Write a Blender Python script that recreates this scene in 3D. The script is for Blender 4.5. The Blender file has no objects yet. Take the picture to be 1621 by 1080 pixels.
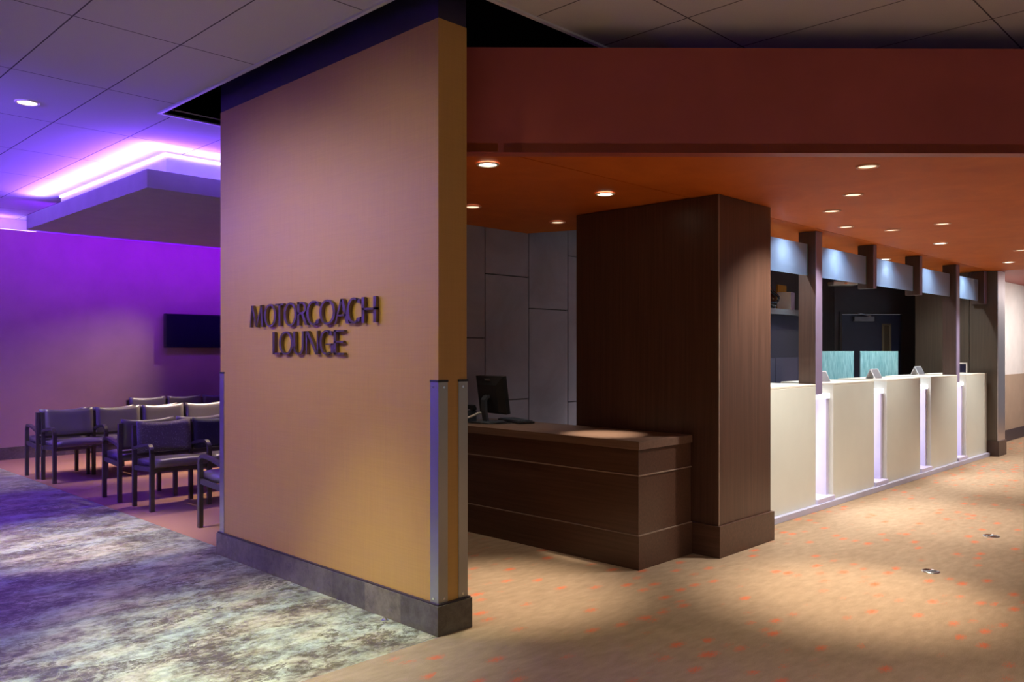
import bpy, bmesh, math, random
from mathutils import Vector, Matrix
random.seed(7)
sc = bpy.context.scene
COL = sc.collection
PI = math.pi

# ------------------------------------------------------------------ helpers
class MB:
    """collects shapes, then links them as one mesh object"""
    def __init__(self):
        self.bm = bmesh.new()
    def box(self, x0, x1, y0, y1, z0, z1, bev=0.0, mat=None):
        bm = self.bm
        r = bmesh.ops.create_cube(bm, size=1.0)
        vs = r['verts']
        for v in vs:
            v.co = Vector((x0 + (v.co.x + .5) * (x1 - x0), y0 + (v.co.y + .5) * (y1 - y0), z0 + (v.co.z + .5) * (z1 - z0)))
        es = list({e for v in vs for e in v.link_edges})
        if bev > 0:
            r = bmesh.ops.bevel(bm, geom=es, offset=bev, segments=2, profile=.5, affect='EDGES')
            vs = list({v for f in r['faces'] for v in f.verts} | {v for v in vs if v.is_valid})
        if mat is not None:
            bmesh.ops.transform(bm, matrix=mat, verts=vs)
        return self
    def prism(self, pts, z0, z1, mat=None):
        bm = self.bm
        a = [bm.verts.new((p[0], p[1], z0)) for p in pts]
        b = [bm.verts.new((p[0], p[1], z1)) for p in pts]
        n = len(pts)
        area = sum(pts[i][0] * pts[(i + 1) % n][1] - pts[(i + 1) % n][0] * pts[i][1] for i in range(n))
        if area < 0:
            a.reverse(); b.reverse()
        fs = [bm.faces.new(list(reversed(a))), bm.faces.new(b)]
        for i in range(n):
            j = (i + 1) % n
            fs.append(bm.faces.new((a[i], a[j], b[j], b[i])))
        if mat is not None:
            bmesh.ops.transform(bm, matrix=mat, verts=a + b)
        return self
    def cyl(self, cx, cy, z0, z1, r, seg=24, r2=None, mat=None):
        m = Matrix.Translation((cx, cy, (z0 + z1) / 2))
        if mat is not None:
            m = mat @ m
        bmesh.ops.create_cone(self.bm, cap_ends=True, segments=seg, radius1=r, radius2=r if r2 is None else r2, depth=abs(z1 - z0), matrix=m)
        return self
    def lathe(self, prof, seg=24, mat=None):
        bm = self.bm
        rings = []
        allv = []
        for (r, z) in prof:
            ring = []
            for k in range(seg):
                t = 2 * PI * k / seg
                ring.append(bm.verts.new((r * math.cos(t), r * math.sin(t), z)))
            rings.append(ring); allv += ring
        for a, b in zip(rings, rings[1:]):
            for k in range(seg):
                j = (k + 1) % seg
                bm.faces.new((a[k], a[j], b[j], b[k]))
        if mat is not None:
            bmesh.ops.transform(bm, matrix=mat, verts=allv)
        return self
    def bar(self, path, w, d, up=Vector((1, 0, 0))):
        """rectangular section swept along a path; w along 'up', d across"""
        bm = self.bm
        P = [Vector(p) for p in path]
        rings = []
        for i, p in enumerate(P):
            if i == 0: t = (P[1] - p).normalized()
            elif i == len(P) - 1: t = (p - P[i - 1]).normalized()
            else: t = ((P[i + 1] - p).normalized() + (p - P[i - 1]).normalized()).normalized()
            n = t.cross(up).normalized()
            u = up.normalized()
            k = 1.0
            if 0 < i < len(P) - 1:
                k = 1 / max(.5, t.dot((p - P[i - 1]).normalized()))
            rings.append([bm.verts.new(p + u * sx * w / 2 + n * sy * d / 2 * k) for sx, sy in ((-1, -1), (1, -1), (1, 1), (-1, 1))])
        for a, b in zip(rings, rings[1:]):
            for k in range(4):
                j = (k + 1) % 4
                bm.faces.new((a[k], a[j], b[j], b[k]))
        bm.faces.new(list(reversed(rings[0]))); bm.faces.new(rings[-1])
        return self
    def tube(self, path, r, seg=10):
        bm = self.bm
        P = [Vector(p) for p in path]
        rings = []
        for i, p in enumerate(P):
            t = (P[min(i + 1, len(P) - 1)] - P[max(i - 1, 0)]).normalized()
            a = Vector((0, 0, 1)) if abs(t.z) < .9 else Vector((1, 0, 0))
            n = t.cross(a).normalized(); b = t.cross(n)
            rings.append([bm.verts.new(p + n * r * math.cos(2 * PI * k / seg) + b * r * math.sin(2 * PI * k / seg)) for k in range(seg)])
        for a, b in zip(rings, rings[1:]):
            for k in range(seg):
                j = (k + 1) % seg
                bm.faces.new((a[k], a[j], b[j], b[k]))
        bm.faces.new(list(reversed(rings[0]))); bm.faces.new(rings[-1])
        return self
    def build(self, name, mat, parent=None, smooth=False, label=None):
        bm = self.bm
        bmesh.ops.recalc_face_normals(bm, faces=bm.faces)
        me = bpy.data.meshes.new(name)
        bm.to_mesh(me); bm.free()
        o = bpy.data.objects.new(name, me)
        me.materials.append(mat)
        if smooth:
            for p in me.polygons: p.use_smooth = True
        COL.objects.link(o)
        if parent is not None:
            o.parent = parent
        if label: o['label'] = label
        return o

def tag(o, label, cat, group=None):
    o['label'] = label; o['category'] = cat
    if group: o['group'] = group
    return o
def struct(o):
    o['kind'] = 'structure'
    return o
def thing(name, label, cat, loc=(0, 0, 0), rz=0.0, group=None):
    o = bpy.data.objects.new(name, None)
    o.empty_display_size = .1
    o.location = loc; o.rotation_euler = (0, 0, rz)
    COL.objects.link(o)
    return tag(o, label, cat, group)
def dup(root, loc, rz, label, group=None, skip=()):
    r = root.copy(); COL.objects.link(r)
    r.location = loc; r.rotation_euler = (0, 0, rz); r['label'] = label
    if group: r['group'] = group
    for ch in list(root.children):
        if ch.get('_skip') in skip and ch.get('_skip'): continue
        c = ch.copy(); COL.objects.link(c); c.parent = r
        for g in list(ch.children):
            d = g.copy(); COL.objects.link(d); d.parent = c
    return r

# ------------------------------------------------------------------ materials
def srgb(r, g, b):
    f = lambda c: (c / 255) / 12.92 if c / 255 <= .04045 else ((c / 255 + .055) / 1.055) ** 2.4
    return (f(r), f(g), f(b), 1)
class NT:
    def __init__(self, name):
        self.m = bpy.data.materials.new(name); self.m.use_nodes = True
        self.t = self.m.node_tree; self.n = self.t.nodes; self.l = self.t.links
        self.b = self.n['Principled BSDF']
    def add(self, kind, **kw):
        nd = self.n.new(kind)
        for k, v in kw.items():
            if hasattr(nd, k) and k not in nd.inputs: setattr(nd, k, v)
            else: nd.inputs[k].default_value = v
        return nd
    def link(self, a, b): self.l.new(a, b)
    def coords(self, scale=(1, 1, 1), rot=(0, 0, 0)):
        tc = self.add('ShaderNodeTexCoord'); mp = self.add('ShaderNodeMapping')
        mp.inputs['Scale'].default_value = scale; mp.inputs['Rotation'].default_value = rot
        self.link(tc.outputs['Object'], mp.inputs['Vector'])
        return mp.outputs['Vector']
    def noise(self, vec, scale=5, detail=4, rough=.55, dist=0):
        nd = self.add('ShaderNodeTexNoise')
        nd.inputs['Scale'].default_value = scale; nd.inputs['Detail'].default_value = detail
        nd.inputs['Roughness'].default_value = rough; nd.inputs['Distortion'].default_value = dist
        if vec is not None: self.link(vec, nd.inputs['Vector'])
        return nd.outputs['Fac']
    def ramp(self, fac, stops):
        r = self.add('ShaderNodeValToRGB')
        e = r.color_ramp.elements
        while len(e) < len(stops): e.new(.5)
        for i, (p, c) in enumerate(stops):
            e[i].position = p; e[i].color = c
        self.link(fac, r.inputs['Fac'])
        return r.outputs['Color']
    def math(self, op, a, b=None):
        nd = self.add('ShaderNodeMath'); nd.operation = op
        for i, v in enumerate((a, b)):
            if v is None: continue
            if isinstance(v, (int, float)): nd.inputs[i].default_value = v
            else: self.link(v, nd.inputs[i])
        return nd.outputs[0]
    def mix(self, fac, a, b):
        nd = self.add('ShaderNodeMix'); nd.data_type = 'RGBA'
        for i, v in ((0, fac), (6, a), (7, b)):
            if isinstance(v, (int, float, tuple)): nd.inputs[i].default_value = v
            else: self.link(v, nd.inputs[i])
        return nd.outputs[2]
    def bump(self, h, strength=.2, dist=.01):
        nd = self.add('ShaderNodeBump'); nd.inputs['Strength'].default_value = strength; nd.inputs['Distance'].default_value = dist
        self.link(h, nd.inputs['Height']); self.link(nd.outputs['Normal'], self.b.inputs['Normal'])
    def set(self, **kw):
        for k, v in kw.items():
            k = k.replace('_', ' ')
            if isinstance(v, (int, float, tuple)): self.b.inputs[k].default_value = v
            else: self.link(v, self.b.inputs[k])
        return self

def plain(name, col, rough=.5, metal=0.0, spec=.5, var=.06, scale=6, bump=0):
    t = NT(name)
    v = t.coords()
    f = t.noise(v, scale, 5)
    d = lambda k: tuple(min(1, c * k) for c in col[:3]) + (1,)
    t.set(Base_Color=t.ramp(f, [(.3, d(1 - var)), (.7, d(1 + var))]), Roughness=rough, Metallic=metal)
    t.b.inputs['Specular IOR Level'].default_value = spec
    if bump: t.bump(t.noise(v, scale * 25, 3), bump, .003)
    return t.m
def wood(name, c1, c2, rough=.38, axis='z', gs=1.0):
    t = NT(name)
    s = {'z': (60, 60, 1.6), 'y': (60, 1.6, 60), 'x': (1.6, 60, 60)}[axis]
    v = t.coords(tuple(k * gs for k in s))
    f = t.noise(v, 1.0, 4, .6)
    t.set(Base_Color=t.ramp(f, [(.3, c1), (.7, c2)]), Roughness=rough)
    t.b.inputs['Specular IOR Level'].default_value = .5
    t.bump(f, .12, .003)
    return t.m
def brushed(name, col, rough=.3, axis='z'):
    t = NT(name)
    s = {'z': (150, 150, 1), 'x': (1, 150, 150)}[axis]
    f = t.noise(t.coords(s), 1.0, 3)
    t.set(Base_Color=col, Metallic=1.0, Roughness=t.math('ADD', t.math('MULTIPLY', f, .16), rough - .08))
    return t.m
def emit(name, col, strength):
    t = NT(name)
    t.set(Base_Color=(.8, .8, .8, 1), Emission_Color=col, Emission_Strength=strength, Roughness=.4)
    return t.m

M = {}
# amber wall covering
t = NT('amber_wallcovering'); v = t.coords((40, 3, 3)); w = t.coords((1, 40, 40))
f = t.noise(t.coords((60, 60, 2)), 1.5, 3); g = t.noise(t.coords((2, 2, 90)), 1.5, 3)
s_ = t.math('ADD', t.math('MULTIPLY', f, .5), t.math('MULTIPLY', g, .5))
t.set(Base_Color=t.ramp(s_, [(.3, (.47, .255, .052, 1)), (.7, (.53, .295, .066, 1))]), Roughness=.42)
t.b.inputs['Specular IOR Level'].default_value = .6
t.bump(s_, .05, .002); M['amber'] = t.m
M['band'] = plain('deep_indigo_paint', (.03, .022, .05), .5)
M['plenum'] = plain('black_plenum_paint', (.004, .004, .005), .9, spec=.1)
# ceiling tiles: 0.56 x 1.12 m grid
t = NT('ceiling_tile_grid')
tc = t.add('ShaderNodeTexCoord'); sx = t.add('ShaderNodeSeparateXYZ'); t.link(tc.outputs['Object'], sx.inputs[0])
def gridline(out, off, pitch, wid):
    a = t.math('PINGPONG', t.math('SUBTRACT', out, off), pitch / 2)
    return t.math('LESS_THAN', a, wid)
lx = gridline(sx.outputs['X'], 1.427, .56, .0042); ly = gridline(sx.outputs['Y'], 4.573, 1.12, .0042)
ln = t.math('MAXIMUM', lx, ly)
fine = t.noise(t.coords(), 180, 2)
cc = t.ramp(fine, [(.3, (.52, .515, .54, 1)), (.7, (.56, .555, .58, 1))])
t.set(Base_Color=t.mix(ln, cc, (.10, .09, .11, 1)), Roughness=.8)
t.bump(t.math('SUBTRACT', 1.0, ln), .4, .01)
t.b.inputs['Specular IOR Level'].default_value = .2; M['tile'] = t.m
M['edge_trim'] = plain('white_edge_trim', (.6, .6, .64), .45)
M['cloud'] = plain('pale_cloud_paint', (.50, .47, .44), .6)
M['mauve'] = plain('mauve_wall_paint', (.48, .30, .28), .6, bump=.1, scale=3)
M['sage'] = plain('sage_wall_paint', (.50, .53, .45), .6)
M['lilac'] = plain('lilac_cove_paint', (.6, .55, .62), .6)
# soffit
t = NT('burnt_orange_plaster')
f = t.noise(t.coords((1, 1, 1)), 2.2, 8, .65, .6)
t.set(Base_Color=t.ramp(f, [(.25, (.46, .095, .010, 1)), (.75, (.62, .150, .018, 1))]), Roughness=.6)
t.b.inputs['Specular IOR Level'].default_value = .2
t.bump(t.noise(t.coords(), 60, 4), .1, .004); M['orange'] = t.m
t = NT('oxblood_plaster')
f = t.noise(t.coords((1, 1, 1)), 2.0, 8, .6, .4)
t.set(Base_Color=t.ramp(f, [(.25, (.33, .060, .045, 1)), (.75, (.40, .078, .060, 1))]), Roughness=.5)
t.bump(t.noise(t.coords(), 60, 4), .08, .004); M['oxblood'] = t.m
# woods
M['wood'] = wood('dark_walnut_veneer', (.064, .030, .018, 1), (.104, .050, .033, 1), .36)
M['wood_h'] = wood('dark_walnut_veneer_long_grain', (.064, .030, .018, 1), (.104, .050, .033, 1), .36, 'y')
M['wood_top'] = wood('walnut_worktop', (.14, .080, .055, 1), (.20, .12, .085, 1), .36, 'y')
M['wood_line'] = plain('bright_reveal_line', (.30, .22, .17), .3)
M['post'] = wood('umber_post_veneer', (.050, .026, .020, 1), (.075, .040, .030, 1), .42)
M['lavender_lit'] = plain('lavender_lit_post_front', (.27, .21, .34), .35)  # lavender light on the post fronts, put into the colour
M['olive'] = wood('olive_brown_wall_veneer', (.07, .050, .034, 1), (.10, .072, .050, 1), .45)
M['steel'] = brushed('brushed_stainless_steel', (.46, .45, .40, 1), .40)
M['pillar_steel'] = brushed('brushed_pillar_metal', (.62, .56, .58, 1), .33)
M['black_cap'] = plain('black_plastic', (.02, .02, .02), .5)
M['screw'] = plain('bright_screw_metal', (.8, .8, .78), .2, 1.0)
# carpet with orange flecks
t = NT('tan_carpet_with_orange_flecks')
fi = t.noise(t.coords((1, 1, 1)), 260, 3, .7)
md = t.noise(t.coords((9, 22, 1)), 1.0, 4)
base = t.ramp(t.math('ADD', t.math('MULTIPLY', fi, .6), t.math('MULTIPLY', md, .4)), [(.3, (.21, .145, .090, 1)), (.72, (.40, .280, .185, 1))])
vo = t.add('ShaderNodeTexVoronoi'); vo.inputs['Scale'].default_value = 1.0
vv = t.coords((6.0, 11.5, 1), (0, 0, .08))
t.link(vv, vo.inputs['Vector'])
sepc = t.add('ShaderNodeSeparateColor'); t.link(vo.outputs['Color'], sepc.inputs[0])
mr = t.add('ShaderNodeMapRange'); mr.inputs['From Min'].default_value = .36; mr.inputs['From Max'].default_value = .10
t.link(t.math('ADD', vo.outputs['Distance'], t.math('MULTIPLY', t.math('SUBTRACT', t.noise(t.coords((1, 2.2, 1)), 55, 4, .75), .5), 1.1)), mr.inputs['Value'])
pick = t.math('GREATER_THAN', sepc.outputs[0], .55)
fl = t.math('MULTIPLY', t.math('MULTIPLY', mr.outputs[0], pick), .72)
t.set(Base_Color=t.mix(fl, base, (.62, .11, .035, 1)), Roughness=.95)
t.b.inputs['Specular IOR Level'].default_value = .1
t.bump(fi, .35, .006); M['carpet'] = t.m
t = NT('rosy_brown_lounge_carpet')
fi = t.noise(t.coords(), 240, 3, .7)
t.set(Base_Color=t.ramp(fi, [(.3, (.26, .13, .085, 1)), (.7, (.40, .21, .14, 1))]), Roughness=.95)
t.b.inputs['Specular IOR Level'].default_value = .1
t.bump(fi, .3, .005); M['lounge_carpet'] = t.m
# slate vinyl tiles
def slate(name, stretch, stops, tints=True, rough=.42, amp=.5):
    t = NT(name)
    v = t.coords(stretch, (0, 0, .10))
    tc = t.add('ShaderNodeTexCoord')
    sp = t.add('ShaderNodeSeparateXYZ'); t.link(tc.outputs['Object'], sp.inputs[0])
    big = t.noise(v, 1.5, 13, .70, .12)
    fine = t.noise(v, 7.5, 12, .82, .4)
    f = t.math('ADD', t.math('MULTIPLY', big, 1 - amp), t.math('MULTIPLY', fine, amp))
    c = t.ramp(f, stops)
    if tints:
        hue = t.add('ShaderNodeTexNoise'); hue.inputs['Scale'].default_value = 2.2; hue.inputs['Detail'].default_value = 6
        t.link(t.coords((1.2, 2.2, 1)), hue.inputs['Vector'])
        hc = t.ramp(hue.outputs['Fac'], [(.36, (.88, .98, 1.02, 1)), (.46, (.96, 1.0, .96, 1)), (.54, (1.02, 1.0, .88, 1)), (.62, (1.02, .92, .84, 1))])
        mm = t.add('ShaderNodeMix'); mm.data_type = 'RGBA'; mm.blend_type = 'MULTIPLY'; mm.inputs[0].default_value = 1
        t.link(c, mm.inputs[6]); t.link(hc, mm.inputs[7]); c = mm.outputs[2]
        clump = t.noise(t.coords((stretch[0] * .9, stretch[1] * .9, 1), (0, 0, .3)), 1.0, 5, .55)
        speck = t.math('MULTIPLY', t.math('GREATER_THAN', t.noise(v, 9.0, 12, .85, .5), .50), t.math('GREATER_THAN', clump, .55))
        c = t.mix(t.math('MULTIPLY', speck, .8), c, (.065, .048, .030, 1))
        tile = .61
        ax = t.math('LESS_THAN', t.math('PINGPONG', t.math('ADD', sp.outputs['X'], .02), tile / 2), .0014)
        ay = t.math('LESS_THAN', t.math('PINGPONG', t.math('ADD', sp.outputs['Y'], .05), tile / 2), .0014)
        c = t.mix(t.math('MULTIPLY', t.math('MAXIMUM', ax, ay), .35), c, (.26, .24, .20, 1))
    else:
        # skirting cut into short tiles, each with a tone of its own
        cell = t.math('FLOOR', t.math('DIVIDE', t.math('ADD', sp.outputs['Y'], sp.outputs['X']), .31))
        wn = t.add('ShaderNodeTexWhiteNoise'); wn.noise_dimensions = '1D'; t.link(cell, wn.inputs['W'])
        tone = t.ramp(wn.outputs['Value'], [(0, (.62, .62, .64, 1)), (1, (1.15, 1.12, 1.05, 1))])
        mm = t.add('ShaderNodeMix'); mm.data_type = 'RGBA'; mm.blend_type = 'MULTIPLY'; mm.inputs[0].default_value = 1
        t.link(c, mm.inputs[6]); t.link(tone, mm.inputs[7]); c = mm.outputs[2]
    t.set(Base_Color=c, Roughness=rough)
    t.b.inputs['Specular IOR Level'].default_value = .35
    t.bump(f, .12, .006)
    return t.m
M['slate'] = slate('mottled_slate_tile', (1.9, 2.7, 2), [(.38, (.040, .032, .028, 1)), (.44, (.11, .09, .068, 1)), (.49, (.24, .225, .18, 1)), (.55, (.40, .395, .33, 1)), (.64, (.56, .55, .48, 1))])
M['slate_base'] = slate('grey_slate_skirting', (3, 3, 3), [(.36, (.075, .058, .044, 1)), (.5, (.17, .14, .105, 1)), (.64, (.25, .215, .165, 1))], tints=False)
# stone panels
t = NT('grey_stone_panel')
f = t.noise(t.coords((1, 1, 1)), 1.6, 7, .6, .7)
t.set(Base_Color=t.ramp(f, [(.25, (.22, .195, .22, 1)), (.5, (.29, .265, .32, 1)), (.75, (.36, .335, .41, 1))]), Roughness=.5)
M['stone'] = t.m
# counter
M['cream'] = plain('cream_laminate', (.70, .71, .62), .34, var=.02, spec=.6)
M['cream_top'] = plain('cream_solid_surface_top', (.78, .74, .62), .35, var=.02)
M['kick'] = plain('led_glow_tinted_kick', (.50, .50, .66), .35, .1)  # metal kick with the bluish LED glow put into its colour
M['slot_glow'] = emit('lit_acrylic', (.86, .84, 1.0, 1), 1.5)
M['slot_lilac'] = plain('lilac_acrylic', (.62, .58, .78), .3)
M['slot_cap'] = plain('slate_blue_slot_cap', (.07, .065, .10), .35)
# frosted glass
t = NT('frosted_glass')
tr = t.add('ShaderNodeBsdfTranslucent'); tr.inputs['Color'].default_value = (.55, .70, .92, 1)
df = t.add('ShaderNodeBsdfDiffuse'); df.inputs['Color'].default_value = (.58, .74, 1.0, 1)
gl = t.add('ShaderNodeBsdfGlossy'); gl.inputs['Roughness'].default_value = .25; gl.inputs['Color'].default_value = (.8, .85, .9, 1)
tp = t.add('ShaderNodeBsdfTransparent'); tp.inputs['Color'].default_value = (.75, .82, .88, 1)
m1 = t.add('ShaderNodeMixShader'); m1.inputs[0].default_value = .55; t.link(df.outputs[0], m1.inputs[1]); t.link(tr.outputs[0], m1.inputs[2])
m2 = t.add('ShaderNodeMixShader'); m2.inputs[0].default_value = .06; t.link(m1.outputs[0], m2.inputs[1]); t.link(gl.outputs[0], m2.inputs[2])
m3 = t.add('ShaderNodeMixShader'); m3.inputs[0].default_value = .12; t.link(m2.outputs[0], m3.inputs[1]); t.link(tp.outputs[0], m3.inputs[2])
t.link(m3.outputs[0], t.n['Material Output'].inputs['Surface']); M['frost'] = t.m
M['glass_edge'] = plain('green_glass_edge', (.16, .33, .29), .2)
# teal screen
t = NT('teal_grass_resin')
f = t.noise(t.coords((70, 70, 7)), 1, 3, .6)
t.set(Base_Color=t.ramp(f, [(.3, (.13, .33, .36, 1)), (.7, (.34, .58, .60, 1))]), Roughness=.4); M['teal'] = t.m
M['navy'] = plain('navy_door_paint', (.020, .022, .055), .4)
M['door_frame'] = plain('dark_mahogany_frame', (.022, .011, .010), .45)
M['grey'] = plain('grey_metal_paint', (.22, .22, .25), .4, .3)
M['brass'] = plain('bronze_slit_frame', (.20, .155, .09), .4, .4)
M['dim_glass'] = plain('smoky_glass', (.10, .075, .05), .15)
M['letter'] = plain('oil_rubbed_bronze', (.16, .115, .085), .36, .75)
M['chair_metal'] = plain('graphite_metal', (.115, .10, .085), .36, .55)
M['vinyl'] = plain('taupe_vinyl', (.155, .13, .14), .33, var=.05, spec=.6)
t = NT('speckled_plum_upholstery')
n1 = t.noise(t.coords(), 95, 3, .6); n2 = t.noise(t.coords(), 14, 2)
sp = t.math('GREATER_THAN', n1, .60)
t.set(Base_Color=t.mix(t.math('MULTIPLY', sp, .5), (.15, .115, .14, 1), (.50, .46, .48, 1)), Roughness=.75)
t.bump(n1, .2, .003); M['speckle'] = t.m
t = NT('speckled_indigo_upholstery')
n1 = t.noise(t.coords(), 95, 3, .6); sp = t.math('GREATER_THAN', n1, .66)
t.set(Base_Color=t.mix(t.math('MULTIPLY', sp, .4), (.030, .024, .055, 1), (.20, .16, .30, 1)), Roughness=.75); M['indigo'] = t.m
M['black'] = plain('black_monitor_plastic', (.020, .022, .024), .38)
M['blue_grey'] = plain('blue_grey_plastic', (.06, .075, .095), .35)
M['screen'] = plain('dark_screen_glass', (.012, .010, .028), .18)
M['white'] = plain('white_plastic', (.75, .74, .70), .4)
M['paper'] = plain('white_card', (.7, .68, .72), .6)
M['lilac_box'] = plain('lilac_card', (.34, .30, .48), .6)
M['mustard'] = plain('mustard_card', (.45, .26, .03), .6)
M['maroon'] = plain('maroon_print', (.12, .04, .03), .6)
M['gloss_black'] = plain('glossy_black_glaze', (.010, .010, .012), .08)
M['chrome'] = plain('chrome_plate', (.75, .75, .75), .15, 1.0)
M['cabinet'] = plain('midnight_laminate', (.016, .014, .036), .4)
M['cabinet_low'] = plain('plum_grey_laminate', (.055, .045, .085), .4)
M['backwall'] = wood('charcoal_wood_panelling', (.032, .028, .032, 1), (.06, .055, .058, 1), .5, gs=.4)
M['olive_plain'] = plain('olive_drab_paint', (.12, .105, .075), .6)
M['far_wall'] = plain('pearl_gloss_wall', (.62, .57, .55), .30)
M['wainscot'] = plain('mocha_wainscot', (.30, .21, .15), .5)
M['dark_base'] = plain('dark_plum_skirting', (.035, .022, .03), .45)
M['lamp_warm'] = emit('warm_lamp_lens', (1.0, .84, .62, 1), 9)
M['lamp_dim'] = emit('dim_lamp_lens', (1.0, .72, .48, 1), 1.4)
M['lamp_ring'] = plain('white_lamp_ring', (.72, .68, .62), .4)
M['orange_ring'] = plain('peach_lamp_ring', (.62, .30, .17), .4)
M['uv'] = emit('violet_led_strip', (.26, .06, 1.0, 1), 30)
M['uvw'] = emit('white_violet_led_strip', (.62, .50, 1.0, 1), 9)

# ------------------------------------------------------------------ lights
def spot(name, loc, target, power, col, angle, blend=.5, r=.04, parent=None):
    L = bpy.data.lights.new(name, 'SPOT'); L.energy = power; L.color = col[:3]
    L.spot_size = math.radians(angle); L.spot_blend = blend; L.shadow_soft_size = r
    o = bpy.data.objects.new(name, L); COL.objects.link(o)
    d = Vector(target) - Vector(loc)
    o.rotation_euler = d.to_track_quat('-Z', 'Y').to_euler()
    if parent is not None:
        o.parent = parent; o.location = Vector(loc) - parent.location
    else: o.location = loc
    return o
def area(name, loc, target, power, col, sx, sy, spread=180):
    L = bpy.data.lights.new(name, 'AREA'); L.energy = power; L.color = col[:3]; L.shape = 'RECTANGLE'
    L.size = sx; L.size_y = sy; L.spread = math.radians(spread)
    o = bpy.data.objects.new(name, L); COL.objects.link(o)
    o.location = loc
    o.rotation_euler = (Vector(target) - Vector(loc)).to_track_quat('-Z', 'Y').to_euler()
    return o
WARM = (1.0, .80, .56); NEUT = (1.0, .92, .80); COOL = (.90, 1.0, .90); UV = (.24, .05, 1.0); BLUE = (.22, .30, 1.0)

# ------------------------------------------------------------------ the setting
CH = 3.105      # tile ceiling
SH = 2.43      # orange soffit
# floors
struct(MB().prism([(-7, -7), (18, -7), (18, 5.2), (2.67, 5.2), (2.67, 3.03), (-7, 3.03)], -.05, 0).build('floor', M['carpet']))
struct(MB().prism([(-7, 3.03), (2.67, 3.03), (2.67, 12.2), (-7, 12.2)], -.05, 0).build('floor_hall', M['slate']))
struct(MB().prism([(2.67, 5.2), (12, 5.2), (12, 12.2), (2.67, 12.2)], -.05, 0).build('floor_lounge', M['lounge_carpet']))
# tile ceiling with an open slot round the sign wall and above the orange soffit
HX0, HX1, HY0, HY1 = 2.455, 6.05, 2.90, 5.965
m = MB()
m.box(-7, HX0, -7, 12.4, CH, CH + .04)
m.box(HX0, 18, HY1, 12.4, CH, CH + .04)
m.box(HX0, 18, -7, HY0, CH, CH + .04)
m.box(HX1, 18, HY0, HY1, CH, CH + .04)
struct(m.build('ceiling', M['tile']))
m = MB()
m.box(HX0 - .022, HX0, HY0 - .022, HY1 + .022, CH - .012, CH + .03)
m.box(HX0, HX1, HY1, HY1 + .022, CH - .012, CH + .03)
m.box(HX0, HX1, HY0 - .022, HY0, CH - .012, CH + .03)
struct(m.build('trim_1', M['edge_trim']))
m = MB()
m.box(HX0 - .3, HX1 + .3, HY0 - .3, HY1 + .3, 4.1, 4.14)
m.box(HX0 - .34, HX0 - .3, HY0 - .3, HY1 + .3, CH + .04, 4.1)
m.box(HX1 + .3, HX1 + .34, HY0 - .3, HY1 + .3, CH + .04, 4.1)
m.box(HX0 - .3, HX1 + .3, HY0 - .34, HY0 - .3, CH + .04, 4.1)
m.box(HX0 - .3, HX1 + .3, HY1 + .3, HY1 + .34, CH + .04, 4.1)
struct(m.build('ceiling_plenum', M['plenum']))
# sign wall: amber to 3.0 m, indigo band above
WX0, WX1, WY0, WY1 = 2.59, 2.775, 3.05, 5.33
struct(MB().box(WX0, WX1, WY0, WY1, .15, 3.0).build('wall_center', M['amber']))
struct(MB().box(WX0 + .002, WX1 - .002, WY0 + .002, WY1 - .002, 3.0, 3.9).build('wall_center_top', M['band']))
m = MB(); m.box(WX0 - .02, WX1 + .02, WY0 - .02, WY1 + .02, 0, .145)
bb = struct(m.build('baseboard_center', M['slate_base']))
struct(MB().box(WX0 - .014, WX1 + .014, WY0 - .014, WY1 + .014, .145, .153).build('trim_2', M['dark_base']))
# purple lounge wall with lit ledge
PY = 11.9
struct(MB().box(-7, 12, PY, PY + .28, 0, 2.93).build('wall_back', M['mauve']))
struct(MB().box(-7, 12, PY + .28, PY + .38, 0, 3.3).build('wall_back_top', M['lilac']))
m = MB(); m.box(-7, 12, PY - .02, PY, 0, .155)
struct(m.build('baseboard_back', M['slate_base']))
struct(MB().box(11.9, 12.0, 5.2, PY, 0, CH).build('wall_lounge_right', M['mauve']))
# stone wall behind the desk: panels with open joints
m = MB()
xs = [2.80, 3.62, 4.18, 4.816, 5.356, 5.894, 6.45, 7.0]
cuts = [[1.0, 2.2], [.6, 1.75], [.45, 1.491], [.953, 2.04], [1.764], [.9, 2.28], [1.4]]
for i in range(7):
    zz = [0] + cuts[i] + [2.8]
    for a, b in zip(zz, zz[1:]):
        m.box(xs[i] + .005, xs[i + 1] - .005, 5.06, 5.09, a + .005, b - .005)
struct(m.build('wall_stone', M['stone']))
struct(MB().box(2.78, 7.0, 5.085, 5.2, 0, 2.8).build('wall_stone_backing', M['black_cap']))
# unseen hall wall on the left; ledge added to carry the violet ceiling wash
struct(MB().box(-1.95, -1.80, .6, PY, 0, CH).build('wall_left', M['sage']))
struct(MB().prism([(-1.80, .8), (-1.58, .8), (-1.58, PY), (-1.80, PY)], 2.55, 2.585).build('trim_5', M['lilac']))
struct(MB().box(-1.60, -1.58, .8, PY, 2.585, 2.64).build('trim_6', M['lilac']))
# orange soffit and red fascia
FA = (2.80, 3.335); FB = (7.6, -1.465)
edge = .10
m = MB()
m.prism([(3.06, 3.075), FB, (12.12, -1.465), (12.12, 3.075)], SH, SH + .05)
m.prism([FA, (3.04, 3.095), (12.12, 3.095), (12.12, 5.06), (6.25, 5.06), (6.25, 4.62), (5.49, 4.62), (5.34, 5.06), (2.80, 5.06)], SH + .004, SH + .05)
struct(m.build('ceiling_soffit', M['orange']))
d = .06
struct(MB().prism([FA, (FA[0] + d, FA[1] + d), (FB[0] + d, FB[1] + d), FB], SH - .001, 2.985).build('trim_3', M['oxblood']))
struct(MB().prism([(5.2, 4.5), (6.4, 4.5), (6.4, 5.2), (5.2, 5.2)], 2.80, 2.84).build('ceiling_pocket', M['plenum']))
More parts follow.
